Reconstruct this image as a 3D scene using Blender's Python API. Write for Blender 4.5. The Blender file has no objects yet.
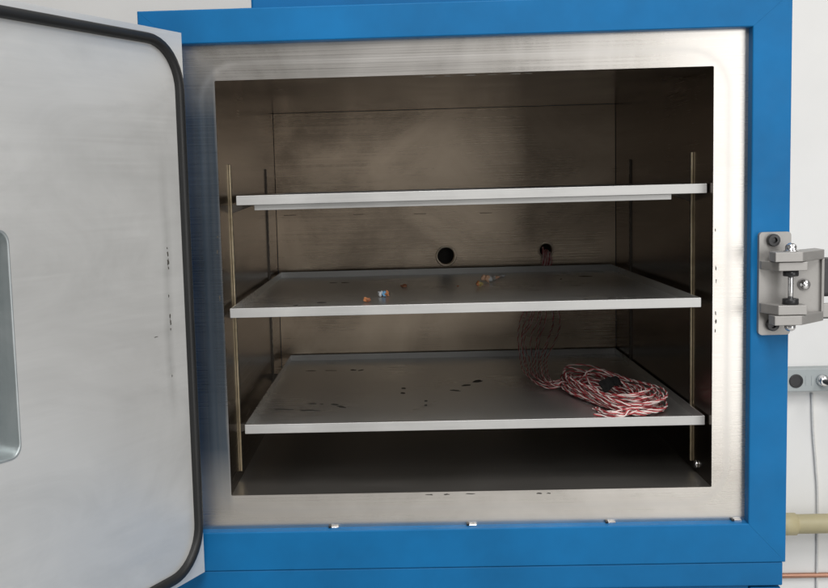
import bpy, bmesh, math, random
from mathutils import Vector, Matrix, Quaternion
random.seed(7)
scene = bpy.context.scene
COL = scene.collection
V = Vector

# ------------------------------------------------------------------ camera
F_PX, PITCH, YAW, ROLL = 1057.505, 0.10042, -0.02967, 0.02672
CAM = V((-0.07698, -1.29524, 0.38276))
PPX, PPY = 414 - 41.593, 294 - 0.847
def cam_axes():
    f = V((math.sin(YAW)*math.cos(PITCH), math.cos(YAW)*math.cos(PITCH), -math.sin(PITCH)))
    rt = V((math.cos(YAW), -math.sin(YAW), 0)); dn = f.cross(rt)
    c, s = math.cos(ROLL), math.sin(ROLL)
    return c*rt + s*dn, -s*rt + c*dn, f
RT, DN, FW = cam_axes()
cd = bpy.data.cameras.new('camera'); cam = bpy.data.objects.new('camera', cd); COL.objects.link(cam)
up = -DN; bk = -FW
cam.matrix_world = Matrix(((RT.x, up.x, bk.x, CAM.x), (RT.y, up.y, bk.y, CAM.y), (RT.z, up.z, bk.z, CAM.z), (0, 0, 0, 1)))
cd.sensor_width = 36; cd.lens = F_PX/828*36
cd.shift_x = 41.593/828; cd.shift_y = -0.847/828
cd.clip_start = 0.02; cd.clip_end = 60
scene.camera = cam
def ray(u, v): return RT*((u-PPX)/F_PX) + DN*((v-PPY)/F_PX) + FW
def onY(u, v, y): d = ray(u, v); return CAM + d*((y-CAM.y)/d.y)
def onZ(u, v, z): d = ray(u, v); return CAM + d*((z-CAM.z)/d.z)
def onX(u, v, x): d = ray(u, v); return CAM + d*((x-CAM.x)/d.x)

# ------------------------------------------------------------------ light
w = bpy.data.worlds.new('World'); scene.world = w; w.use_nodes = True
bg = w.node_tree.nodes['Background']
bg.inputs[0].default_value = (1.0, 0.985, 0.96, 1); bg.inputs[1].default_value = 0.19
def area(name, loc, target, sx, sy, power, color):
    l = bpy.data.lights.new(name, 'AREA'); l.shape = 'RECTANGLE'; l.size = sx; l.size_y = sy
    l.energy = power; l.color = color
    o = bpy.data.objects.new(name, l); COL.objects.link(o); o.location = loc
    o.rotation_euler = (V(target)-V(loc)).to_track_quat('-Z', 'Y').to_euler()
    return o
area('added_overhead_light', (0.04, -1.35, 2.2), (0.04, -1.2, 0), 0.56, 1.3, 34, (1.0, 0.985, 0.96))  # added unseen light, sized for the bright band on the back wall
area('added_overhead_light', (0.10, -3.2, 2.2), (0.1, -2.4, 0), 0.95, 1.3, 60, (1.0, 0.985, 0.96))  # second added light, sized for the same reflected band
area('added_overhead_light', (1.9, -1.0, 2.2), (1.7, -0.5, 0), 0.75, 1.3, 34, (1.0, 0.985, 0.96))  # unseen light added to brighten the wall and right side
area('added_side_light', (1.9, -3.1, 0.35), (0.0, 0.0, 0.25), 1.6, 2.4, 42, (1.0, 0.99, 0.97))  # added unseen panel; gives the face plate's right side its bright reflection
scene.view_settings.view_transform = 'Standard'; scene.view_settings.look = 'None'
scene.view_settings.exposure = 0.0; scene.view_settings.gamma = 1.0

# ------------------------------------------------------------------ materials
def new_mat(name):
    m = bpy.data.materials.new(name); m.use_nodes = True
    nt = m.node_tree; return m, nt, nt.nodes['Principled BSDF']
def link(nt, a, b): nt.links.new(a, b)
def coords(nt, scale):
    tc = nt.nodes.new('ShaderNodeTexCoord'); mp = nt.nodes.new('ShaderNodeMapping')
    mp.inputs['Scale'].default_value = scale; link(nt, tc.outputs['Object'], mp.inputs[0]); return mp.outputs[0]
def noise(nt, vec, scale=1, detail=4, rough=.55, dist=0):
    n = nt.nodes.new('ShaderNodeTexNoise'); n.inputs['Scale'].default_value = scale; n.inputs['Detail'].default_value = detail
    n.inputs['Roughness'].default_value = rough; n.inputs['Distortion'].default_value = dist
    link(nt, vec, n.inputs['Vector']); return n.outputs[0]
def mrange(nt, src, a, b, c, d):
    n = nt.nodes.new('ShaderNodeMapRange'); link(nt, src, n.inputs[0])
    for i, x in enumerate((a, b, c, d)): n.inputs[i+1].default_value = x
    return n.outputs[0]
def mix(nt, fac, a, b, blend='MIX'):
    n = nt.nodes.new('ShaderNodeMix'); n.data_type = 'RGBA'; n.blend_type = blend
    for s, x in ((n.inputs[0], fac), (n.inputs[6], a), (n.inputs[7], b)):
        if hasattr(x, 'is_linked'): link(nt, x, s)
        elif isinstance(x, (int, float)): s.default_value = x
        else: s.default_value = (*x, 1)
    return n.outputs[2]
def math_n(nt, op, a, b=None, c=None):
    n = nt.nodes.new('ShaderNodeMath'); n.operation = op
    for i, x in enumerate((a, b, c)):
        if x is None: continue
        if hasattr(x, 'is_linked'): link(nt, x, n.inputs[i])
        else: n.inputs[i].default_value = x
    return n.outputs[0]
def bump(nt, b, h, strength, dist=.0005):
    n = nt.nodes.new('ShaderNodeBump'); n.inputs['Strength'].default_value = strength; n.inputs['Distance'].default_value = dist
    link(nt, h, n.inputs['Height']); link(nt, n.outputs[0], b.inputs['Normal'])

def steel(name, c0, c1, r0, r1, grain, blotch=6, bstr=.25, aniso=0, metallic=1.0, bl=(.3, .7)):
    """brushed metal: grain = coordinate scale stretched along the brushing direction"""
    m, nt, b = new_mat(name)
    g = noise(nt, coords(nt, grain), 1, 5, .65)
    big = noise(nt, coords(nt, (blotch, blotch, blotch)), 1, 5, .6, .6)
    col = mix(nt, mrange(nt, big, bl[0], bl[1], 0, 1), c0, c1)
    col = mix(nt, .5, col, mix(nt, g, (.45, .45, .45), (.62, .62, .62)), 'OVERLAY')
    link(nt, col, b.inputs['Base Color'])
    b.inputs['Metallic'].default_value = metallic
    r = math_n(nt, 'ADD', mrange(nt, g, .3, .7, r0, r1), mrange(nt, big, .3, .7, -.04, .05))
    link(nt, r, b.inputs['Roughness'])
    bump(nt, b, g, bstr)
    if aniso:
        t = nt.nodes.new('ShaderNodeTangent'); t.direction_type = 'UV_MAP'; t.uv_map = 'UVMap'
        link(nt, t.outputs[0], b.inputs['Tangent']); b.inputs['Anisotropic'].default_value = aniso
    return m, nt, b, col, r, g, big

def paint(name, c, rough=.4, orange=.06, var=.12, spec=.5):
    m, nt, b = new_mat(name)
    v = coords(nt, (1, 1, 1)); n = noise(nt, v, 7, 5, .6)
    link(nt, mix(nt, mrange(nt, n, .3, .7, 0, 1), tuple(x*(1-var) for x in c), tuple(min(1, x*(1+var)) for x in c)), b.inputs['Base Color'])
    link(nt, mrange(nt, noise(nt, v, 30, 4), .3, .7, rough-.05, rough+.08), b.inputs['Roughness'])
    b.inputs['Specular IOR Level'].default_value = spec
    bump(nt, b, noise(nt, v, 700, 2), orange)
    return m
def plain(name, c, rough=.5, metallic=0.0, spec=.5):
    m, nt, b = new_mat(name)
    n = noise(nt, coords(nt, (1, 1, 1)), 160, 4)
    link(nt, mix(nt, n, tuple(x*.8 for x in c), tuple(min(1, x*1.15) for x in c)), b.inputs['Base Color'])
    link(nt, mrange(nt, n, .3, .7, rough-.06, rough+.08), b.inputs['Roughness'])
    b.inputs['Metallic'].default_value = metallic; b.inputs['Specular IOR Level'].default_value = spec
    return m

M = {}
M['blue'] = paint('blue_enamel', (.003, .118, .305), .48, .08, .16, .18)
M['blue_low'] = paint('blue_enamel_lower', (.003, .112, .29), .48, .08, .16, .18)
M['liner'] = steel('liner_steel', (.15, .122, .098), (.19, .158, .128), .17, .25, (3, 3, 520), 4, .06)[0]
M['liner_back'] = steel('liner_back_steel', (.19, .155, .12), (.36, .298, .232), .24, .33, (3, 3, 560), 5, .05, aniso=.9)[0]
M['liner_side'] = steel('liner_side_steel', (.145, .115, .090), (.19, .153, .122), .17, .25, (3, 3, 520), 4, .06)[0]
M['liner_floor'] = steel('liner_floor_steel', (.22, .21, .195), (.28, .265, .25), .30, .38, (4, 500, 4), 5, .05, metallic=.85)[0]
# tray aluminium, sheet brushed left-right
M['tray'] = steel('tray_aluminium', (.54, .545, .54), (.59, .595, .59), .27, .32, (5, 700, 700), 5, .03, metallic=.86)[0]
M['tray_lip'] = steel('tray_lip_aluminium', (.41, .41, .405), (.47, .47, .465), .42, .52, (6, 600, 600), 12, .04, metallic=.5)[0]
M['pilaster'] = steel('lit_edge_zinc', (.50, .42, .28), (.64, .55, .40), .3, .42, (60, 60, 300), 40, .2)[0]
M['clip'] = plain('dark_spring_steel', (.09, .08, .07), .4, .8)
M['cast'] = steel('satin_cast_metal', (.28, .272, .262), (.33, .32, .31), .45, .55, (500, 500, 500), 40, .15, metallic=.55)[0]
M['chrome'] = plain('plated_bright', (.75, .75, .76), .18, 1.0)
M['blackox'] = plain('black_oxide', (.025, .025, .027), .35, .3)
M['blackplastic'] = plain('black_plastic', (.018, .018, .02), .45)
M['rubber'] = paint('black_silicone', (.014, .0145, .015), .42, .03, .15, .3)
M['soot'] = plain('dark_residue', (.05, .046, .04), .8)
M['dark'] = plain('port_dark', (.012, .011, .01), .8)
M['port_ring'] = plain('port_ring', (.55, .47, .38), .35, .9)

# face plate: brushed stainless, gasket footprint and a painted blue reflection down the hinge side
def face_plate_mat():
    m, nt, b, col, r, g, big = steel('face_plate_steel', (.46, .435, .405), (.66, .635, .605), .24, .34, (3, 600, 620), 4, .06, aniso=.6)
    tc = nt.nodes.new('ShaderNodeTexCoord'); sp = nt.nodes.new('ShaderNodeSeparateXYZ'); link(nt, tc.outputs['Object'], sp.inputs[0])
    X, Z = sp.outputs[0], math_n(nt, 'ADD', sp.outputs[2], -.95)
    wob = mrange(nt, noise(nt, coords(nt, (9, 9, 9)), 1, 3), 0, 1, -.003, .003)
    qx = math_n(nt, 'SUBTRACT', math_n(nt, 'ABSOLUTE', X), .318-.05); qz = math_n(nt, 'SUBTRACT', math_n(nt, 'ABSOLUTE', math_n(nt, 'SUBTRACT', Z, .2576)), .278-.05)
    mx = math_n(nt, 'MAXIMUM', qx, 0.); mz = math_n(nt, 'MAXIMUM', qz, 0.)
    d = math_n(nt, 'SUBTRACT', math_n(nt, 'SQRT', math_n(nt, 'ADD', math_n(nt, 'MULTIPLY', mx, mx), math_n(nt, 'MULTIPLY', mz, mz))), .05)
    ring = math_n(nt, 'SUBTRACT', 1., math_n(nt, 'SMOOTH_MIN', math_n(nt, 'MULTIPLY', math_n(nt, 'ABSOLUTE', d), 160.), 1., .2))
    # room's blue reflection painted as a tint on the hinge side of the sheet
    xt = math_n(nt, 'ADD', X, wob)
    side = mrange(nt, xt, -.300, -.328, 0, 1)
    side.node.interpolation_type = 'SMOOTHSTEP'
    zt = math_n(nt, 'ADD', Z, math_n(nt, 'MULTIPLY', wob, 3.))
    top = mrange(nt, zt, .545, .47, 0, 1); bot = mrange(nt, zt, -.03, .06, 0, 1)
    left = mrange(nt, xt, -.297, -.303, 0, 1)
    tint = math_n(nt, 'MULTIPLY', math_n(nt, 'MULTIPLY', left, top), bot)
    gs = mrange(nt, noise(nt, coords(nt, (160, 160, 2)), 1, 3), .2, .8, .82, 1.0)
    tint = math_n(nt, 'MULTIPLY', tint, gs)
    c = mix(nt, math_n(nt, 'MULTIPLY', ring, .18), col, (.5, .5, .5))
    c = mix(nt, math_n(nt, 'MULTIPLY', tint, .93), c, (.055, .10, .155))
    link(nt, c, b.inputs['Base Color'])
    link(nt, math_n(nt, 'ADD', r, math_n(nt, 'MULTIPLY', ring, .05)), b.inputs['Roughness'])
    return m
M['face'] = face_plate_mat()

def door_mat():
    m, nt, b, col, r, g, big = steel('door_skin_satin', (.60, .60, .59), (.67, .67, .66), .38, .47, (5, 260, 330), 4, .06, metallic=.5)
    sm = noise(nt, coords(nt, (4, 4, 9)), 1, 6, .62, 1.0)
    tc = nt.nodes.new('ShaderNodeTexCoord'); sp = nt.nodes.new('ShaderNodeSeparateXYZ'); link(nt, tc.outputs['Object'], sp.inputs[0])
    # rubbed grey smear next to the hinge-side gasket
    s = math_n(nt, 'ADD', math_n(nt, 'SUBTRACT', sp.outputs[0], .047), mrange(nt, noise(nt, coords(nt, (2, 2, 7)), 1, 2), 0, 1, -.012, .012))
    band = math_n(nt, 'SUBTRACT', 1., math_n(nt, 'MINIMUM', math_n(nt, 'MULTIPLY', math_n(nt, 'ABSOLUTE', s), 95.), 1.))
    zz = math_n(nt, 'MULTIPLY', mrange(nt, sp.outputs[2], .44, .33, 0, 1), mrange(nt, sp.outputs[2], .10, .18, 0, 1))
    f = math_n(nt, 'MULTIPLY', math_n(nt, 'MULTIPLY', band, zz), mrange(nt, sm, .3, .65, .1, .55))
    c = mix(nt, mrange(nt, sm, .44, .72, 0, .42), col, (.43, .43, .42))
    c = mix(nt, f, c, (.30, .30, .29))
    link(nt, c, b.inputs['Base Color'])
    return m
M['door'] = door_mat()

def wall_mat():
    m, nt, b = new_mat('painted_wall')
    v = coords(nt, (1, 1, 1)); n = noise(nt, v, 3, 5, .6)
    link(nt, mix(nt, mrange(nt, n, .3, .7, 0, 1), (.72, .715, .70), (.78, .775, .76)), b.inputs['Base Color'])
    b.inputs['Roughness'].default_value = .65; bump(nt, b, noise(nt, v, 260, 3), .12, .001); return m
M['wall'] = wall_mat()
M['reveal'] = steel('window_reveal_metal', (.30, .335, .345), (.38, .41, .42), .35, .45, (300, 300, 5), 20, .08, metallic=.6)[0]
M['floor'] = paint('floor_vinyl', (.55, .54, .52), .45, .05)
M['socketgrey'] = paint('socket_grey', (.34, .37, .37), .45, .04)
M['pipe'] = paint('yellow_pipe', (.42, .37, .22), .45, .04)
M['copper'] = plain('copper_tube', (.42, .22, .15), .4, .5)
M['cable'] = plain('grey_cable', (.60, .60, .59), .6)
M['glass'], nt_, b_ = new_mat('window_glass')
b_.inputs['Base Color'].default_value = (.80, .88, .88, 1); b_.inputs['Roughness'].default_value = .03
b_.inputs['Transmission Weight'].default_value = 1.0; b_.inputs['IOR'].default_value = 1.3
M['red'] = plain('red_insulation', (.46, .065, .075), .5)
M['white'] = plain('white_insulation', (.86, .73, .70), .5)
M['tape'] = plain('black_tape', (.010, .010, .010), .75, 0, .2)

# ------------------------------------------------------------------ mesh helpers
def finish(name, bm, mat, parent=None, org=V((0, 0, 0)), smooth=False, uv=None):
    me = bpy.data.meshes.new(name)
    bmesh.ops.recalc_face_normals(bm, faces=bm.faces)
    if uv:
        L = bm.loops.layers.uv.new('UVMap')
        for f in bm.faces:
            for l in f.loops: l[L].uv = (l.vert.co[uv[0]], l.vert.co[uv[1]])
    if org.length: bmesh.ops.translate(bm, verts=bm.verts, vec=-org)
    bm.to_mesh(me); bm.free()
    if smooth:
        for p in me.polygons: p.use_smooth = True
    me.materials.append(M[mat] if isinstance(mat, str) else mat)
    o = bpy.data.objects.new(name, me); COL.objects.link(o)
    if parent: o.parent = parent
    return o
def box(bm, x0, x1, y0, y1, z0, z1, bev=0, seg=2):
    r = bmesh.ops.create_cube(bm, size=1)
    for v in r['verts']: v.co = V((x0+(v.co.x+.5)*(x1-x0), y0+(v.co.y+.5)*(y1-y0), z0+(v.co.z+.5)*(z1-z0)))
    if bev:
        es = {e for v in r['verts'] for e in v.link_edges}
        bmesh.ops.bevel(bm, geom=list(es), offset=bev, segments=seg, affect='EDGES', profile=.5)
def plate(bm, outer, holes, fn, d0, d1):
    """2-D outline with holes, extruded between depths d0 and d1; fn(a, b, d) -> Vector"""
    for d in (d0, d1):
        es = []
        for loop in [outer]+holes:
            vs = [bm.verts.new(fn(a, b, d)) for a, b in loop]
            es += [bm.edges.new((vs[i], vs[(i+1) % len(vs)])) for i in range(len(vs))]
        bmesh.ops.triangle_fill(bm, use_beauty=True, use_dissolve=False, edges=es)
    bm.verts.ensure_lookup_table()
    n = len(outer)+sum(map(len, holes)); base = len(bm.verts)-2*n; k = 0
    for loop in [outer]+holes:
        L = len(loop)
        for i in range(L):
            a, b2 = base+k+i, base+k+(i+1) % L
            bm.faces.new((bm.verts[a], bm.verts[b2], bm.verts[b2+n], bm.verts[a+n]))
        k += L
def rrect(x0, x1, z0, z1, r, n=6):
    pts = []
    for cx, cz, a0 in ((x1-r, z1-r, 0), (x0+r, z1-r, 90), (x0+r, z0+r, 180), (x1-r, z0+r, 270)):
        for i in range(n+1):
            a = math.radians(a0+90*i/n); pts.append((cx+r*math.cos(a), cz+r*math.sin(a)))
    return pts
def rect(x0, x1, z0, z1): return [(x0, z0), (x1, z0), (x1, z1), (x0, z1)]
def circ(cx, cz, r, n=32): return [(cx+r*math.cos(2*math.pi*i/n), cz+r*math.sin(2*math.pi*i/n)) for i in range(n)]
XZ = lambda a, b, d: V((a, d, b)); YZ = lambda a, b, d: V((d, a, b)); XY = lambda a, b, d: V((a, b, d))
def prism(bm, poly, z0, z1, bev=0, fn=XY):
    n = len(poly)
    lo = [bm.verts.new(fn(a, b, z0)) for a, b in poly]; hi = [bm.verts.new(fn(a, b, z1)) for a, b in poly]
    fs = [bm.faces.new(lo[::-1]), bm.faces.new(hi)]
    for i in range(n): fs.append(bm.faces.new((lo[i], lo[(i+1) % n], hi[(i+1) % n], hi[i])))
    bmesh.ops.recalc_face_normals(bm, faces=fs)
    if bev:
        es = {e for f in fs for e in f.edges}
        bmesh.ops.bevel(bm, geom=list(es), offset=bev, segments=2, affect='EDGES', profile=.5)
def lathe(bm, base, axis, prof, n=20):
    """prof = [(h, r)] along axis from base; closed ends"""
    axis = V(axis).normalized(); q = axis.to_track_quat('Z', 'Y'); rings = []
    for h, r in prof:
        rings.append([bm.verts.new(V(base)+q @ V((r*math.cos(2*math.pi*i/n), r*math.sin(2*math.pi*i/n), h))) for i in range(n)])
    for a, b in zip(rings, rings[1:]):
        for i in range(n): bm.faces.new((a[i], a[(i+1) % n], b[(i+1) % n], b[i]))
    bm.faces.new(rings[0][::-1]); bm.faces.new(rings[-1])
def catmull(P, step):
    out = []; n = len(P)
    for i in range(n-1):
        p0, p1, p2, p3 = P[max(i-1, 0)], P[i], P[i+1], P[min(i+2, n-1)]
        k = max(2, int((p2-p1).length/step))
        for j in range(k):
            t = j/k
            out.append(.5*((2*p1)+(p2-p0)*t+(2*p0-5*p1+4*p2-p3)*t*t+(3*p1-p0-3*p2+p3)*t**3))
    out.append(P[-1].copy()); return out
def tube(bm, pts, r, n=6, closed=False, prof=None):
    rings = []; N = len(pts); u = None
    for i, p in enumerate(pts):
        a = pts[(i-1) % N] if (closed or i > 0) else p; b = pts[(i+1) % N] if (closed or i < N-1) else p
        t = (b-a).normalized()
        if u is None: u = t.orthogonal().normalized()
        u = (u-t*u.dot(t)).normalized(); v = t.cross(u)
        rings.append([bm.verts.new(p+(u*math.cos(2*math.pi*k/n)+v*math.sin(2*math.pi*k/n))*r) for k in range(n)])
    for i in range(N if closed else N-1):
        a, b = rings[i], rings[(i+1) % N]
        for k in range(n): bm.faces.new((a[k], a[(k+1) % n], b[(k+1) % n], b[k]))
    if not closed: bm.faces.new(rings[0][::-1]); bm.faces.new(rings[-1])
def flake(bm, c, lx, lz, ax, az, nrm, th=.0003, n=9, jag=.35, rnd=random):
    """small irregular patch lying on a surface: centre c, half sizes lx, lz along ax, az"""
    ring = []
    for i in range(n):
        a = 2*math.pi*i/n; k = 1-jag*rnd.random(); ring.append(c+ax*(lx*k*math.cos(a))+az*(lz*k*math.sin(a)))
    lo = [bm.verts.new(p-nrm*.0002) for p in ring]; hi = [bm.verts.new(p+nrm*th) for p in ring]
    bm.faces.new(hi); bm.faces.new(lo[::-1])
    for i in range(n): bm.faces.new((lo[i], lo[(i+1) % n], hi[(i+1) % n], hi[i]))
def empty(name, loc):
    o = bpy.data.objects.new(name, None); COL.objects.link(o); o.location = loc; o.empty_display_size = .05; return o
def tag(o, label=None, cat=None, group=None, kind=None):
    if label: o['label'] = label
    if cat: o['category'] = cat
    if group: o['group'] = group
    if kind: o['kind'] = kind
    return o

# ------------------------------------------------------------------ setting
WALL_Y, FLOOR_Z = .95, -.95
bm = bmesh.new(); box(bm, -3.2, 3.2, WALL_Y, WALL_Y+.1, FLOOR_Z-.1, 2.5); tag(finish('wall', bm, 'wall'), kind='structure')
bm = bmesh.new(); box(bm, -3.2, 3.2, -4.5, WALL_Y-.0005, FLOOR_Z-.1, FLOOR_Z); tag(finish('floor', bm, 'floor'), kind='structure')

# ------------------------------------------------------------------ the chamber
H, D, HW = .51515, .5847, .30
OX, ZT, ZB = .387, .598, -.0925        # outer frame
IX, IZT, IZB = .341, .558, -.043       # inner frame
FY = -.015                             # front of the blue frame
ORG = V((0, .3, FLOOR_Z))
oven = empty('test_chamber', ORG)
tag(oven, 'blue stainless-lined laboratory test chamber with its door swung open', 'test chamber')
def part(name, bm, mat, smooth=False, uv=None, parent=None, label=None):
    o = finish(name, bm, mat, parent or oven, ORG, smooth, uv)
    if label: o['label'] = label
    return o
# mitred blue frame
g = .00008
def rail(poly):
    bm = bmesh.new(); prism(bm, poly, FY, .03, 0, XZ)
    es = [e for e in bm.edges if max(abs(c) for c in (e.verts[0].co-e.verts[1].co).normalized()) > .999 and (e.verts[0].co-e.verts[1].co).length > .1]
    bmesh.ops.bevel(bm, geom=es, offset=.0016, segments=3, affect='EDGES', profile=.5); part('frame_rail', bm, 'blue')
rail([(-OX+g, ZT), (OX-g, ZT), (IX-g, IZT), (-IX+g, IZT)])
rail([(-OX+g, ZB), (-IX+g, IZB), (IX-g, IZB), (OX-g, ZB)])
rail([(OX, ZB+g), (OX, ZT-g), (IX, IZT-g), (IX, IZB+g)])
rail([(-OX, ZB+g), (-IX, IZB+g), (-IX, IZT-g), (-OX, ZT-g)])
# casing
for s in (-1, 1):
    bm = bmesh.new(); x = s*(OX-.002); box(bm, min(x, x-s*.003), max(x, x-s*.003), .0305, .80, ZB, ZT-.002); part('side_panel', bm, 'blue')
bm = bmesh.new(); box(bm, -OX+.0055, OX-.0055, .0305, .80, ZT-.005, ZT-.002); part('top_panel', bm, 'blue')
bm = bmesh.new(); box(bm, -OX+.0055, OX-.0055, .797, .80, ZB+.001, ZT-.0055); part('back_panel', bm, 'blue')
# lower section
bm = bmesh.new(); box(bm, -OX+.003, OX-.003, FY+.001, .80, -.1228, ZB-.0003, .0016); part('lower_rail', bm, 'blue_low')
bm = bmesh.new(); box(bm, -OX+.004, OX-.043, FY+.006, .80, -.90, -.1235, .002); part('lower_panel', bm, 'blue_low')
bm = bmesh.new(); box(bm, OX-.0425, OX-.004, FY+.004, .80, -.90, -.1255, .002); part('lower_side_post', bm, 'blue_low')
bm = bmesh.new(); box(bm, -OX+.03, OX-.03, .03, .78, FLOOR_Z, -.8995); part('plinth', bm, 'blackplastic')
# box on the roof
bx0 = onY(251, 7, .06).x
bm = bmesh.new(); box(bm, bx0, .27, .06, .55, ZT-.003, ZT+.20, .003); part('control_housing', bm, 'blue')

# liner
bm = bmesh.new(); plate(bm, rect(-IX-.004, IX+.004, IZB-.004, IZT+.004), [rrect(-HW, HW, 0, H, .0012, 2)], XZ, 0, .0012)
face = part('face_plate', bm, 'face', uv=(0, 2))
t = .0015
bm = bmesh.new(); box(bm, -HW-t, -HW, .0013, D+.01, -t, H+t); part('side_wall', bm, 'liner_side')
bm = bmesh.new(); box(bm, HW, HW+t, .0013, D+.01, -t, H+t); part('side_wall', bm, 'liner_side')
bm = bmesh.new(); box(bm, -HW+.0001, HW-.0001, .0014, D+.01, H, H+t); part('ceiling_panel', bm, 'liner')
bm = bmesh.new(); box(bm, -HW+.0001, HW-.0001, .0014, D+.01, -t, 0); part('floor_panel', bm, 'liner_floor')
h1 = onY(446, 256, D); h2 = onY(546, 250, D); R1, R2 = .0165, .0125
slots = []
for u in (290, 359, 420, 486, 553):
    p = onY(u, 214.5-(u-359)*.012, D); slots.append(rrect(p.x-.011, p.x+.011, p.z-.0006, p.z+.0006, .0005, 2))
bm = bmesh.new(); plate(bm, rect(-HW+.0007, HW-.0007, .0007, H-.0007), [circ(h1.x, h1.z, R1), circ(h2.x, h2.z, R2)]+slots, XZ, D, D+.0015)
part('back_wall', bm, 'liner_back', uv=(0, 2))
bm = bmesh.new(); box(bm, -HW+.002, HW-.002, D+.0016, D+.0025, .30, .36); part('vent_backing', bm, 'liner')
for h, R in ((h1, R1), (h2, R2)):
    bm = bmesh.new(); n = 32
    prof = [(D-.0012, R-.0016), (D-.0012, R+.0016), (D+.0000, R+.002), (D+.0016, R-.0004), (D+.06, R-.0004)]
    rings = [[bm.verts.new(V((h.x+r*math.cos(2*math.pi*i/n), y, h.z+r*math.sin(2*math.pi*i/n)))) for i in range(n)] for y, r in [(D+.06, R-.0016)]+prof]
    for a, b in zip(rings, rings[1:]):
        for i in range(n): bm.faces.new((a[i], a[(i+1) % n], b[(i+1) % n], b[i]))
    ps = part('port_sleeve', bm, 'port_ring', True)
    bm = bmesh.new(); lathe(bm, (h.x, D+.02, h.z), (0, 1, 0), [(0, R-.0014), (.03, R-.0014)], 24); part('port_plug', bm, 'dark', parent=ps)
# slotted shelf strips
def pilaster(side, y, z0, z1):
    holes = []; z = z0+.008
    while z < z1-.008: holes.append(rect(y-.0018, y+.0016, z, z+.0052)); z += .0127
    bm = bmesh.new(); xw = side*HW
    plate(bm, rect(y-.0035, y+.0035, z0, z1), holes, YZ, xw-side*.0001, xw-side*.0022)
    st = part('shelf_strip', bm, 'clip')  # strip coloured dark for the dim interior its face reflects
    if y < .3:
        bm = bmesh.new(); box(bm, min(xw-side*.0002, xw-side*.0026), max(xw-side*.0002, xw-side*.0026), y-.0042, y-.0036, z0, z1, .0003, 1); part('lit_edge', bm, 'pilaster', parent=st)  # lit front edge of the strip, added as a bright part
for side, y in ((-1, .083), (1, .093), (-1, .452), (1, .462)): pilaster(side, y, .010, .4158)
# small bolt near the floor on the right
p = onX(697, 467, HW)
bm = bmesh.new(); lathe(bm, (HW, p.y, p.z+.004), (-1, 0, 0), [(0, .0055), (.002, .0055), (.0035, .004), (.0042, .0015)], 12); part('wall_stud', bm, 'chrome', True)
# retaining tabs along the lower edge of the face plate
for u, v in ((335, 531), (473, 528), (612, 525.3), (738, 522.2)):
    p = onY(u, v, -.004)
    bm = bmesh.new(); box(bm, p.x-.0048, p.x+.0048, -.0052, -.0006, IZB-.001, IZB+.0017, .0005, 1); tb = part('retaining_tab', bm, 'chrome')
    bm = bmesh.new(); box(bm, p.x-.0078, p.x-.0049, -.0046, -.0006, IZB-.001, IZB+.0028); part('tab_pin', bm, 'blackox', parent=tb)
# chipped black marks round the opening
rs = random.Random(3)
def mark(u, v, w_, h_, y=-.0002, ax=V((1, 0, 0)), az=V((0, 0, 1))):
    p = onY(u, v, 0); p.y = 0; bm = bmesh.new(); flake(bm, p, w_, h_, ax, az, V((0, -1, 0)), .0003, 11, .6, rs); part('scuff_mark', bm, 'soot', parent=face)
for u, v, a, b in ((430, 76.8, .010, .0008), (448, 76.2, .006, .0010), (470, 75.4, .012, .0011), (493, 74.6, .007, .0008), (515, 74.0, .010, .0012), (528, 73.4, .006, .0008),
                   (430, 494.6, .007, .0010), (446, 494.2, .005, .0012), (470, 493.8, .008, .0009), (539, 493.2, .0055, .0013), (549, 493.2, .004, .0009),
                   (217.6, 237, .0009, .0028), (217.4, 252, .0013, .0038), (219.8, 298, .0012, .005), (715.4, 230, .0009, .0022), (715.8, 268, .0009, .0035), (716.2, 281, .0007, .003),
                   (715.6, 313, .0011, .004), (715.8, 322, .0013, .005), (715.2, 331, .0008, .003)):
    mark(u, v, a, b)

# ------------------------------------------------------------------ latch
ly = FY
latch_bm = bmesh.new()
plate(latch_bm, rrect(.3485, .3862, .1925, .3162, .0045, 5), [], XZ, ly-.0002, ly-.007)
latch = part('latch', latch_bm, 'cast', label='grey cast latch bracket bolted to the right frame rail')
EY = -.056
def zat(u, v, y): return onY(u, v, y).z
xA = onY(779, 266, EY).x; xB = onY(808, 266, EY).x
fixed_poly = [(.3492, ly-.0065), (.3492, ly-.012), (xA, EY), (xB, EY), (xB, EY+.028), (.384, ly-.0065)]
zu1, zu0 = zat(790, 262.3, EY), zat(790, 271, EY)
zl1, zl0 = zat(790, 305.5, EY), zat(790, 315.2, EY)
for a, b in ((zu0, zu1), (zl0, zl1)):
    bm = bmesh.new(); prism(bm, fixed_poly, a, b, .0008); part('latch_ear', bm, 'cast', parent=latch)
MY = EY-.003
mz1, mz0 = zat(789, 252.3, MY), zu1+.0006
nz1, nz0 = zl0-.0006, zat(789, 325.5, MY)
x0, x1 = onY(775.5, 256, MY).x, onY(803, 256, MY).x
pr = onZ(824.5, 249.3, mz1)
yr = max(min(pr.y, EY+.05), EY+.015); xr = onY(824.5, 252, yr).x
mov_poly = [(x0, MY), (x1, MY), (xr, yr), (xr, yr+.0295), (xB+.004, EY+.040), (x0+.01, EY+.030), (x0, EY+.018)]
for a, b in ((mz0, mz1), (nz0, nz1)):
    bm = bmesh.new(); prism(bm, mov_poly, a, b, .0008); part('latch_arm', bm, 'cast', parent=latch)
xw = onY(820, 290, yr+.004).x
bm = bmesh.new(); prism(bm, [(xw, yr-.0002), (xr+.0003, yr-.0006), (xr+.0003, yr+.030), (xw, yr+.030)], nz1-.0003, mz0+.0003, .0006); part('latch_flange', bm, 'cast', parent=latch)
bm = bmesh.new(); box(bm, xB-.03, xw+.0002, EY+.0365, EY+.0395, nz1-.0003, mz0+.0003); part('latch_web', bm, 'cast', parent=latch)
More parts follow.
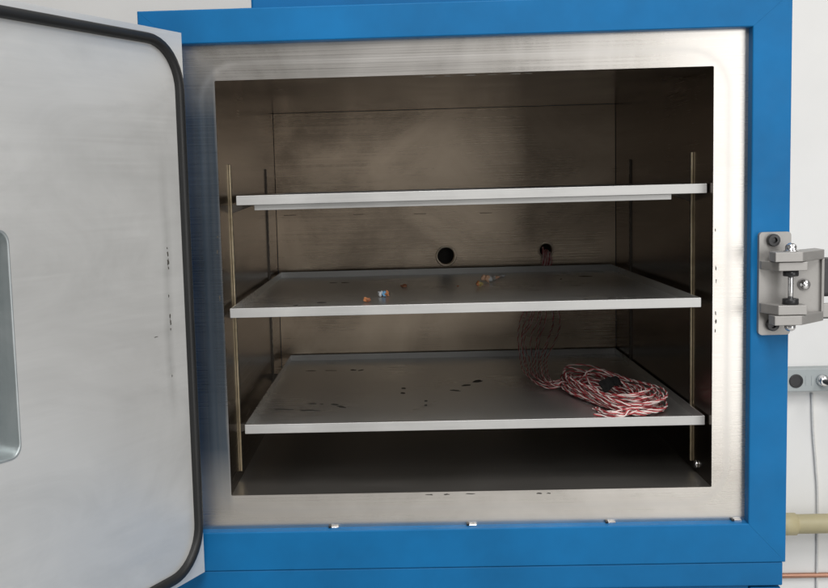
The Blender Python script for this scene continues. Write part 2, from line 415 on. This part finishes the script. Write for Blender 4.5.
px_ = onY(791, 260, EY+.012); pinx, piny = px_.x, EY+.012
bm = bmesh.new(); lathe(bm, (pinx, piny, nz0-.002), (0, 0, 1), [(0, .0031), (mz1-nz0+.004, .0031)], 16); part('pin', bm, 'chrome', True, parent=latch)
bm = bmesh.new(); lathe(bm, (pinx, piny, mz1), (0, 0, 1), [(0, .0082), (.0012, .0082), (.0013, .0066), (.0055, .0066), (.0075, .0058), (.0095, .0036), (.0102, .001)], 18); part('cap_nut', bm, 'chrome', True, parent=latch)
bm = bmesh.new(); lathe(bm, (pinx, piny, nz0), (0, 0, -1), [(0, .0064), (.005, .0064), (.007, .0052), (.0085, .003)], 18); part('cap_nut', bm, 'chrome', True, parent=latch)
bm = bmesh.new(); lathe(bm, (pinx, piny, zu0-.007), (0, 0, 1), [(0, .0082), (.0005, .0088), (.0069, .0088), (.007, .0082)], 18); part('collar', bm, 'blackox', True, parent=latch)
bm = bmesh.new(); lathe(bm, (pinx, piny, zl1), (0, 0, 1), [(0, .0085), (.0005, .0092), (.0062, .0092), (.007, .0085)], 18); part('collar', bm, 'blackox', True, parent=latch)
for u, v in ((774, 240.2), (773, 325)):
    p = onY(u, v, ly-.012)
    bm = bmesh.new()
    q = V((p.x, ly-.0068, p.z)); n = 18; prof = [(0, .0074), (.0062, .0074), (.0072, .0066), (.0072, .0036), (.0035, .0034)]
    lathe(bm, q, (0, -1, 0), prof, n); part('cap_screw', bm, 'blackox', parent=latch)
p = onY(806, 285, EY+.03)
bm = bmesh.new(); lathe(bm, (p.x, EY+.0365, p.z), (-.25, -1, 0), [(0, .0075), (.0015, .0075), (.004, .0066), (.007, .0045), (.0082, .001)], 18); part('dome_screw', bm, 'chrome', True, parent=latch)
# black pull handle beyond the bracket
hz0, hz1 = zat(826, 286, 0.0), zat(826, 258, 0.0)
bm = bmesh.new(); box(bm, xr-.0015, xr+.10, yr+.012, yr+.042, hz0-.012, hz1, .005, 3); part('handle', bm, 'blackplastic', parent=latch)
bm = bmesh.new(); box(bm, xr-.001, xr+.035, yr+.004, yr+.011, zat(826, 318, yr), zat(826, 304, yr), .001); part('handle_plate', bm, 'cast', parent=latch)
bm = bmesh.new(); box(bm, xB-.004, xr+.09, EY+.042, EY+.052, nz0+.001, nz0+.006, .001); part('handle_rod', bm, 'blackplastic', parent=latch)

# ------------------------------------------------------------------ door
TH = .43424; HX, HY, DZT, DZB = -.33087, -.035, .56824, -.08559; DWID, DTH = .70, .048
door_bm = bmesh.new()
ws0, ws1, wz0, wz1 = .2895, .412, .1315, .3505
win = rrect(ws0, ws1, wz0, wz1, .012, 6)
# door space: x along the door away from the hinge, y into its thickness, z up
plate(door_bm, rect(0, DWID, DZB, DZT), [win], XZ, 0, .0012)
door = finish('door', door_bm, 'door', oven)
def dmat():
    d = V((-math.sin(TH), -math.cos(TH), 0)); inn = V((-math.cos(TH), math.sin(TH), 0))
    return Matrix(((d.x, inn.x, 0, HX), (d.y, inn.y, 0, HY), (0, 0, 1, 0), (0, 0, 0, 1)))
DM = dmat()
door.matrix_parent_inverse = Matrix.Identity(4)
door.matrix_basis = Matrix.Translation(-ORG) @ DM
door['label'] = 'open door with a pale satin steel inner skin and small window'
def dpart(name, bm, mat, smooth=False, label=None):
    o = finish(name, bm, mat, door, smooth=smooth)
    if label: o['label'] = label
    return o
bm = bmesh.new(); plate(bm, rect(.001, DWID-.001, DZB+.001, DZT-.001), [rrect(ws0-.004, ws1+.004, wz0-.004, wz1+.004, .014, 6)], XZ, .0014, DTH); dpart('door_shell', bm, 'blue')
# window reveal, panes
bm = bmesh.new()
inner = rrect(ws0+.002, ws1-.002, wz0+.002, wz1-.002, .0115, 6); mid = rrect(ws0+.001, ws1-.001, wz0+.001, wz1-.001, .012, 6)
outp = rrect(ws0-.0012, ws1+.0012, wz0-.0012, wz1+.0012, .0128, 6)
loops = [[bm.verts.new(V((a, dd, b))) for a, b in L] for L, dd in ((outp, -.0004), (mid, -.0010), (mid, .001), (inner, .004), (inner, .0465))]
for A, B in zip(loops, loops[1:]):
    for i in range(len(A)): bm.faces.new((A[i], A[(i+1) % len(A)], B[(i+1) % len(A)], B[i]))
dpart('window_reveal', bm, 'reveal', True)
for dd in (.034, .042):
    bm = bmesh.new(); box(bm, ws0+.0015, ws1-.0015, dd, dd+.003, wz0+.0015, wz1-.0015); dpart('window_pane', bm, 'glass')
# gasket
gs = .0112; gp = rrect(gs, DWID-gs, DZB+.0125, DZT-.0130, .055, 10)
pts = []
for i in range(len(gp)):
    a, b = V((gp[i][0], 0, gp[i][1])), V((gp[(i+1) % len(gp)][0], 0, gp[(i+1) % len(gp)][1]))
    k = max(1, int((b-a).length/.03))
    pts += [a.lerp(b, j/k) for j in range(k)]
bm = bmesh.new()
prof = [(-.0058, .001), (-.0056, -.004), (-.0042, -.0064), (-.0015, -.0076), (.0015, -.0076), (.0042, -.0064), (.0056, -.004), (.0058, .001)]
rings = []
for i, p in enumerate(pts):
    tdir = (pts[(i+1) % len(pts)]-pts[i-1]).normalized(); nrm = V((tdir.z, 0, -tdir.x))
    rings.append([bm.verts.new(p+nrm*a+V((0, b, 0))) for a, b in prof])
for i in range(len(rings)):
    A, B = rings[i], rings[(i+1) % len(rings)]
    for k in range(len(prof)-1): bm.faces.new((A[k], A[k+1], B[k+1], B[k]))
dpart('gasket', bm, 'rubber', True)
# rubbed black marks on the door skin
rs = random.Random(5)
def ondoor(u, v):
    o_ = V((HX, HY, 0)); n_ = V((math.cos(TH), -math.sin(TH), 0)); k = ray(u, v); tt = n_.dot(o_-CAM)/n_.dot(k); X = CAM+k*tt
    return DM.inverted() @ X
for u, v, a, b in ((167, 248, .0008, .0022), (167.6, 254, .0012, .0035), (168, 262, .0016, .005), (168.3, 268, .0011, .003), (168.6, 296, .0007, .002), (170, 316, .001, .004), (170.4, 322, .0013, .004), (170.6, 329, .0007, .0022), (172, 376, .0006, .002), (156, 337, .003, .0005)):
    c = ondoor(u, v); c.y = 0; bm = bmesh.new(); flake(bm, c, a*1.4, b, V((1, 0, 0)), V((0, 0, 1)), V((0, -1, 0)), .0003, 10, .6, rs); dpart('scuff_mark', bm, 'soot')
# hinges joining the door to the left rail
for z in (.05, .43):
    bm = bmesh.new(); lathe(bm, (HX-.052, FY-.007, z-.03), (0, 0, 1), [(0, .0085), (.06, .0085)], 14); hg = part('hinge', bm, 'cast', True)
    bm = bmesh.new(); box(bm, HX-.05, HX-.015, FY-.0035, FY-.0001, z-.03, z+.03); part('hinge_leaf', bm, 'cast', parent=hg)

# ------------------------------------------------------------------ trays
TW, TD, LIP = .580, .5582, .0115
def tray(z, y, x, label, group='metal trays on the chamber shelf strips'):
    o0 = V((x, y+TD/2, z-LIP)); root = tag(empty('shelf_tray', o0), label, 'tray', group)
    def tp(name, fn, mat):
        bm = bmesh.new(); fn(bm); return finish(name, bm, mat, root, o0)
    a, b, e = x-TW/2, x+TW/2, .0014
    tp('tray_floor', lambda m: box(m, a+e, b-e, y+e, y+TD-e, z-LIP, z-LIP+.0012), 'tray')
    tp('front_lip', lambda m: box(m, a, b, y, y+e, z-LIP-.0002, z, .0005, 2), 'tray_lip')
    tp('back_lip', lambda m: box(m, a, b, y+TD-e, y+TD, z-LIP-.0002, z, .0004, 1), 'tray_lip')
    for xx in (a, b-e): tp('side_lip', lambda m: box(m, xx, xx+e, y+e+.0001, y+TD-e-.0001, z-LIP-.0001, z-.0002), 'tray')
    # clips carrying it, part of the chamber
    for side, yy in ((-1, .083), (1, .093), (-1, .452), (1, .462)):
        zt = z-LIP-.0002; xw_ = side*(HW-.0024); tip = side*(HW-.030)
        bm = bmesh.new()
        prism(bm, [(xw_, zt), (tip, zt), (tip, zt-.0015), (xw_, zt-.011)], yy-.004, yy+.004, 0, lambda p_, q_, d_: V((p_, d_, q_)))
        part('shelf_clip', bm, 'clip')
    return root, o0
T1 = (.37561, .01857, .00781); T2 = (.23672, .00308, -.00299); T3 = (.0857, .02055, .00715)
t1, o1 = tray(*T1, 'empty upper tray, the topmost of three, with a stiffening bar under its front')
t2, o2 = tray(*T2, 'middle tray with small coloured scraps scattered on it')
t3, o3 = tray(*T3, 'bottom tray carrying the coil of red and white wire')
zb = T1[0]-LIP-.0003
sx0, sx1 = onY(254.5, 207, .03).x, onY(671, 198, .03).x
bm = bmesh.new(); box(bm, sx0, sx1, .0275, .0575, zb-.0068, zb, .0006); finish('stiffener_bar', bm, 'tray_lip', t1, o1)
# burn marks on trays
rs = random.Random(11)
def tmark(t, o_, zt, u0, v0, u1, v1, wd):
    a, b = onZ(u0, v0, zt), onZ(u1, v1, zt); ax = (b-a); L = ax.length; ax.normalize(); az = V((-ax.y, ax.x, 0))
    bm = bmesh.new(); flake(bm, (a+b)/2, max(L/2*1.2, .001), wd*1.6, ax, az, V((0, 0, 1)), .0003, 12, .4, rs); finish('burn_mark', bm, 'soot', t, o_)
f3 = T3[0]-LIP+.0012; f2 = T2[0]-LIP+.0012
for m_ in ((274, 409.2, 294, 409.8, .0022), (298, 410.2, 319, 410.5, .0025), (308, 403.6, 316, 404, .0022), (320, 404, 324, 404.4, .002), (331.5, 403.8, 338, 405.4, .003), (338, 406, 345.5, 407.8, .003),
           (401.5, 388.5, 406, 388.3, .005), (400.5, 393.2, 405, 393, .005), (424, 401, 427.5, 401, .004), (424, 405.3, 427.5, 405.3, .004), (450, 390, 460, 391, .003), (462.5, 386, 470, 384.5, .004), (473, 382.5, 481, 380, .005),
           (306, 371, 317, 370.8, .0016), (323, 370.6, 338, 370.6, .0016), (350, 369.6, 356, 370.4, .003), (358, 370.8, 364, 369.6, .002)):
    tmark(t3, o3, f3, *m_)
for m_ in ((329, 283, 337, 282.9, .003), (341, 282.8, 349, 282.6, .004), (318.5, 303.2, 325, 302.2, .005), (293, 305.5, 298, 305.5, .003), (585, 276.8, 587.5, 276, .009), (560, 279.2, 562, 279.2, .006), (584, 299.4, 588, 299.2, .004), (608, 298.4, 616, 297.4, .004), (616, 297.6, 624, 298.2, .003)):
    tmark(t2, o2, f2, *m_)

# ------------------------------------------------------------------ scraps on the middle tray
def scrap(name, u, v, size, cols, label, seed, long=1.0, hgt=.5, ang=0):
    rn = random.Random(seed); c = onZ(u, v, f2); root = tag(empty(name, c), label, 'scrap', 'coloured scraps on the middle tray')
    for k, cc in enumerate(cols):
        bm = bmesh.new(); bmesh.ops.create_icosphere(bm, subdivisions=2, radius=1)
        ph = [rn.uniform(0, 6.28) for _ in range(6)]
        zmin = 9
        ca, sa = math.cos(ang), math.sin(ang)
        off = (k-(len(cols)-1)/2)*size*1.1
        for vt in bm.verts:
            q = vt.co.copy()
            f = 1+.35*math.sin(3*q.x+ph[0])*math.cos(3.3*q.y+ph[1])+.25*math.sin(5*q.z+ph[2]+2*q.x)+rn.uniform(-.22, .22)
            x_, y_ = q.x*f*size*long+off, q.y*f*size
            vt.co = V((x_*ca-y_*sa, x_*sa+y_*ca, q.z*f*size*hgt)); zmin = min(zmin, vt.co.z)
        for vt in bm.verts: vt.co.z -= zmin-.0001
        finish('crumb', bm, cc, root)
def cm(n, c): return plain(n, c, .6)
OR, BL, WH, PE, RU, GY, YE = cm('scrap_orange', (.50, .20, .08)), cm('scrap_blue', (.16, .38, .62)), cm('scrap_white', (.72, .74, .76)), cm('scrap_peach', (.72, .45, .30)), cm('scrap_rust', (.30, .12, .06)), cm('scrap_grey', (.42, .40, .38)), cm('scrap_olive', (.50, .40, .16))
scrap('scrap', 367, 302.5, .0034, [OR, RU], 'orange crumb near the front lip of the middle tray', 1, 1.0, .8)
scrap('scrap', 383.5, 297, .0042, [WH, BL, OR], 'blue and white crumpled scrap on the middle tray', 2, .8, .95, .3)
scrap('scrap', 404, 287.5, .003, [RU, RU], 'small rusty speck behind the blue and white scrap', 3, 1, .8)
scrap('scrap', 479.5, 286.8, .0038, [OR, YE], 'orange crumb at the end of the peach scrap', 4, 1.0, .9)
scrap('scrap', 487.5, 283, .0058, [PE, WH], 'peach and white scrap among the crumbs below the round port', 5, 1, .95, .5)
scrap('scrap', 494.5, 280, .0045, [GY, PE], 'grey and peach twist beside the peach and white scrap', 6, 1.3, .7, .5)
scrap('scrap', 501, 277.6, .004, [GY, WH], 'pale grey splinter at the back end of the row of crumbs', 7, 1.6, .5, .6)
scrap('scrap', 458, 287, .0018, [RU], 'tiny brown speck alone between the other scraps', 8, 1.3, .5)

# ------------------------------------------------------------------ wire coil
rn = random.Random(21)
co = V((.213, .19, f3)); coil = tag(empty('wire_coil', co), 'coil of twisted red and white wire heaped on the bottom tray', 'wire coil')
WR0 = .00086
def pair(path, pitch=.030, WR=WR0):
    P = catmull(path, .0024)
    dist = 0; ph0 = rn.uniform(0, 6.28); A, B = [], []; u = None
    for i, p in enumerate(P):
        a, b = P[max(i-1, 0)], P[min(i+1, len(P)-1)]; t = (b-a).normalized()
        if i: dist += (p-P[i-1]).length
        if u is None: u = t.orthogonal().normalized()
        u = (u-t*u.dot(t)).normalized(); v = t.cross(u); ph = ph0+2*math.pi*dist/pitch
        o_ = (u*math.cos(ph)+v*math.sin(ph))*WR
        for L, q in ((A, p+o_), (B, p-o_)):
            if q.z < f3+WR and q.y < T3[1]+TD: q = V((q.x, q.y, f3+WR))
            L.append(q)
    for nm, L, mt in (('red_wire', A, 'red'), ('white_wire', B, 'white')):
        bm = bmesh.new(); tube(bm, L, WR, 6); finish(nm, bm, mt, coil, co, True)
# main hank: several turns of each of eight pairs
ctrl = [(.163, .262), (.178, .306), (.206, .302), (.234, .252), (.257, .190), (.267, .138), (.258, .092), (.233, .072), (.206, .092), (.184, .150), (.168, .210)]
CC = V((.218, .185, 0)); ctrl = [(x-.003, y) for x, y in ctrl]
def loop_pts(scale, jit, zz, phase, n=11):
    out = []; dx, dy = rn.gauss(0, .004), rn.gauss(0, .012); ph = rn.uniform(0, 6.28)
    for i in range(n+1):
        x, y = ctrl[(i+phase) % 11]
        p = CC+V(((x-CC.x)*scale, (y-CC.y)*scale, 0))+V((dx+rn.gauss(0, jit), dy+rn.gauss(0, jit*1.5), 0))
        out.append(V((p.x, max(p.y, .042), f3+WR0*2+zz*(.6+.4*math.sin(i*.571+ph)))))
    return out
for s in range(12):
    path = []
    for k in range(3):
        sc = 1.02-.5*rn.random()**1.6
        path += loop_pts(sc, .0022, rn.uniform(.001, .034)*(1.25-.45*sc), (s*4) % 11)[:11]
    pair(path, rn.uniform(.026, .036))
pair(loop_pts(1.13, .002, .020, 2)); pair(loop_pts(1.10, .003, .012, 6)); pair(loop_pts(1.16, .002, .008, 0)[:8])
# free ends pulled out to the front left
for s in range(8):
    e = onZ(586+rn.uniform(-2, 14), 414.5+rn.uniform(-6, 2), f3)
    path = [V((.268+rn.gauss(0, .004), .135+rn.gauss(0, .01), f3+rn.uniform(.006, .02))), V((.250+rn.gauss(0, .005), .088+rn.gauss(0, .006), f3+rn.uniform(.005, .018))),
            V((.218+rn.gauss(0, .004), .066+rn.gauss(0, .006), f3+rn.uniform(.004, .013))), V((.190+rn.gauss(0, .004), .058+rn.gauss(0, .006), f3+rn.uniform(.003, .009))), V((e.x, max(e.y, .036), f3+.0022))]
    pair(path)
# feed bundle: out of the right port, down behind the middle tray, slack on the bottom tray, into the hank
NF = 10
for s in range(NF):
    a = s/(NF-1); ox = (a-.5)*.016; k = rn.uniform(-1, 1)
    xs = .130+.066*a+rn.uniform(-.004, .004); sl = rn.uniform(-1.4, 1.4); lo = rn.uniform(0, 1)
    path = [V((h2.x+ox*.6, D+.015, h2.z+k*.005)), V((h2.x+ox*.8, D-.004, h2.z-.002+k*.004)), V((h2.x+ox, D-.0115+.002*k, h2.z-.022)), V((.172+ox*1.2, D-.012+.002*k, .222)),
            V((.4*.17+.6*xs, D-.016+.003*k, .182)), V((xs, D-.026+.004*k, .142)), V((xs-.014+rn.gauss(0, .003), .505+.016*sl, .112+.012*lo)),
            V((.113+.044*a+.003*sl, .435+.020*sl, f3+.008+.018*lo)), V((.109+.038*a+.004*sl, .365+.030*sl, f3+.003+.020*lo)), V((.114+.028*a+.005*sl, .300+.030*sl, f3+.003+.014*lo)),
            V((.131+.014*a, .258+.030*sl, f3+.003+.010*lo)), V((.155+rn.gauss(0, .003), .258+.022*sl, f3+.004+.014*lo)), V((.182+rn.gauss(0, .004), .262+rn.gauss(0, .012), f3+rn.uniform(.006, .020)))]
    pair(path, rn.uniform(.024, .034), .00062)
# black tape flag tying the hank
tc_ = onZ(611, 383.5, f3+.028)
bm = bmesh.new()
ax = V((.9, .35, .25)).normalized(); ay = V((-.35, .75, .55)).normalized(); nn = ax.cross(ay).normalized()
rows = []
for i in range(9):
    s_ = (i/8-.5)*2; rows.append([bm.verts.new(tc_+ax*(s_*.0155)+ay*(j*.0085*(1-.15*s_))+nn*(.004*math.cos(s_*1.5)-.0035*(j < 0)*abs(s_)+.001*math.sin(i*2.1))) for j in (-1, 0, 1)])
for A, B in zip(rows, rows[1:]):
    for j in range(2): bm.faces.new((A[j], A[j+1], B[j+1], B[j]))
r_ = bmesh.ops.extrude_face_region(bm, geom=list(bm.faces))
for vtx in [g_ for g_ in r_['geom'] if isinstance(g_, bmesh.types.BMVert)]: vtx.co -= nn*.0012
o_ = finish('tape_flag', bm, 'tape', coil, co); o_['label'] = 'flag of black tape holding the coil together'

# ------------------------------------------------------------------ things on the wall
a = onY(786, 369, WALL_Y-.03); b = onY(787, 392, WALL_Y-.03)
so = V((a.x, WALL_Y, (a.z+b.z)/2))
sock = tag(empty('socket_strip', so), 'grey socket strip with a black round outlet on the wall', 'socket strip')
bm = bmesh.new(); box(bm, a.x-.06, a.x+.30, WALL_Y-.03, WALL_Y+.001, b.z, a.z, .002); finish('housing', bm, 'socketgrey', sock, so)
p = onY(796, 381, WALL_Y-.03)
bm = bmesh.new(); lathe(bm, (p.x, WALL_Y-.0295, p.z), (0, -1, 0), [(0, .0145), (.002, .0145), (.0025, .0130), (.0025, .0110), (.0012, .0108)], 24); finish('outlet', bm, 'blackplastic', sock, so)
for du in (806, 812):
    p = onY(du, 380.5, WALL_Y-.03); bm = bmesh.new(); box(bm, p.x-.0012, p.x+.0012, WALL_Y-.0308, WALL_Y-.0295, p.z-.010, p.z+.010); finish('rib', bm, 'socketgrey', sock, so)
p = onY(822, 380, WALL_Y-.03)
bm = bmesh.new(); lathe(bm, (p.x, WALL_Y-.0295, p.z), (0, -1, 0), [(0, .0125), (.006, .0125), (.008, .0105), (.016, .0105), (.017, .008)], 18); finish('metal_outlet', bm, 'chrome', sock, so, True)
pq = V((p.x, WALL_Y-.046, p.z))
plug = empty('plug_cable', pq); tag(plug, 'black plug and cable in the metal outlet of the socket strip', 'cable')
bm = bmesh.new(); tube(bm, catmull([pq+V((0, .001, 0)), pq+V((.004, -.02, -.001)), pq+V((.03, -.035, -.006)), pq+V((.09, -.03, -.02)), pq+V((.2, -.02, -.08))], .006), .0055, 8); finish('cable', bm, 'blackplastic', plug, pq, True)
# faint grey cable down the wall
p0, p1, p2, p3 = onY(812, 393, WALL_Y-.004), onY(813, 430, WALL_Y-.004), onY(816, 470, WALL_Y-.004), onY(817.5, 512, WALL_Y-.004)
bm = bmesh.new(); tube(bm, catmull([p0, p1, p2, p3, p3+V((.002, 0, -.4))], .02), .0028, 8); tag(finish('wall_cable', bm, 'cable', smooth=True), 'thin grey cable hanging down the wall from the socket strip', 'cable')
# yellow pipe with a collar
pa, pb = onY(786, 524.5, WALL_Y-.05), onY(828, 523, WALL_Y-.05); zc = (pa.z+pb.z)/2
po = V((pa.x, WALL_Y-.05, zc)); pipe = tag(empty('wall_pipe', po), 'thick yellow pipe with a collar running along the wall', 'pipe')
bm = bmesh.new(); lathe(bm, (pa.x-.3, WALL_Y-.05, zc), (1, 0, 0), [(0, .0205), (.9, .0205)], 24); finish('tube', bm, 'pipe', pipe, po, True)
bm = bmesh.new(); c0 = onY(796, 524, WALL_Y-.05).x; lathe(bm, (c0-.05, WALL_Y-.05, zc), (1, 0, 0), [(0, .0205), (.0005, .0235), (.048, .0235), (.050, .0205)], 24); finish('collar', bm, 'pipe', pipe, po, True)
for dx in (-.2, .35):
    bm = bmesh.new(); box(bm, c0+dx-.01, c0+dx+.01, WALL_Y-.032, WALL_Y+.001, zc-.012, zc+.012); finish('pipe_bracket', bm, 'pipe', pipe, po)
p = onY(828, 576, WALL_Y-.012)
bm = bmesh.new(); lathe(bm, (p.x-.5, WALL_Y-.0055, p.z), (1, 0, 0), [(0, .0055), (1.1, .0055)], 14); tag(finish('copper_tube', bm, 'copper', smooth=True), 'thin copper tube along the wall below the yellow pipe', 'pipe')
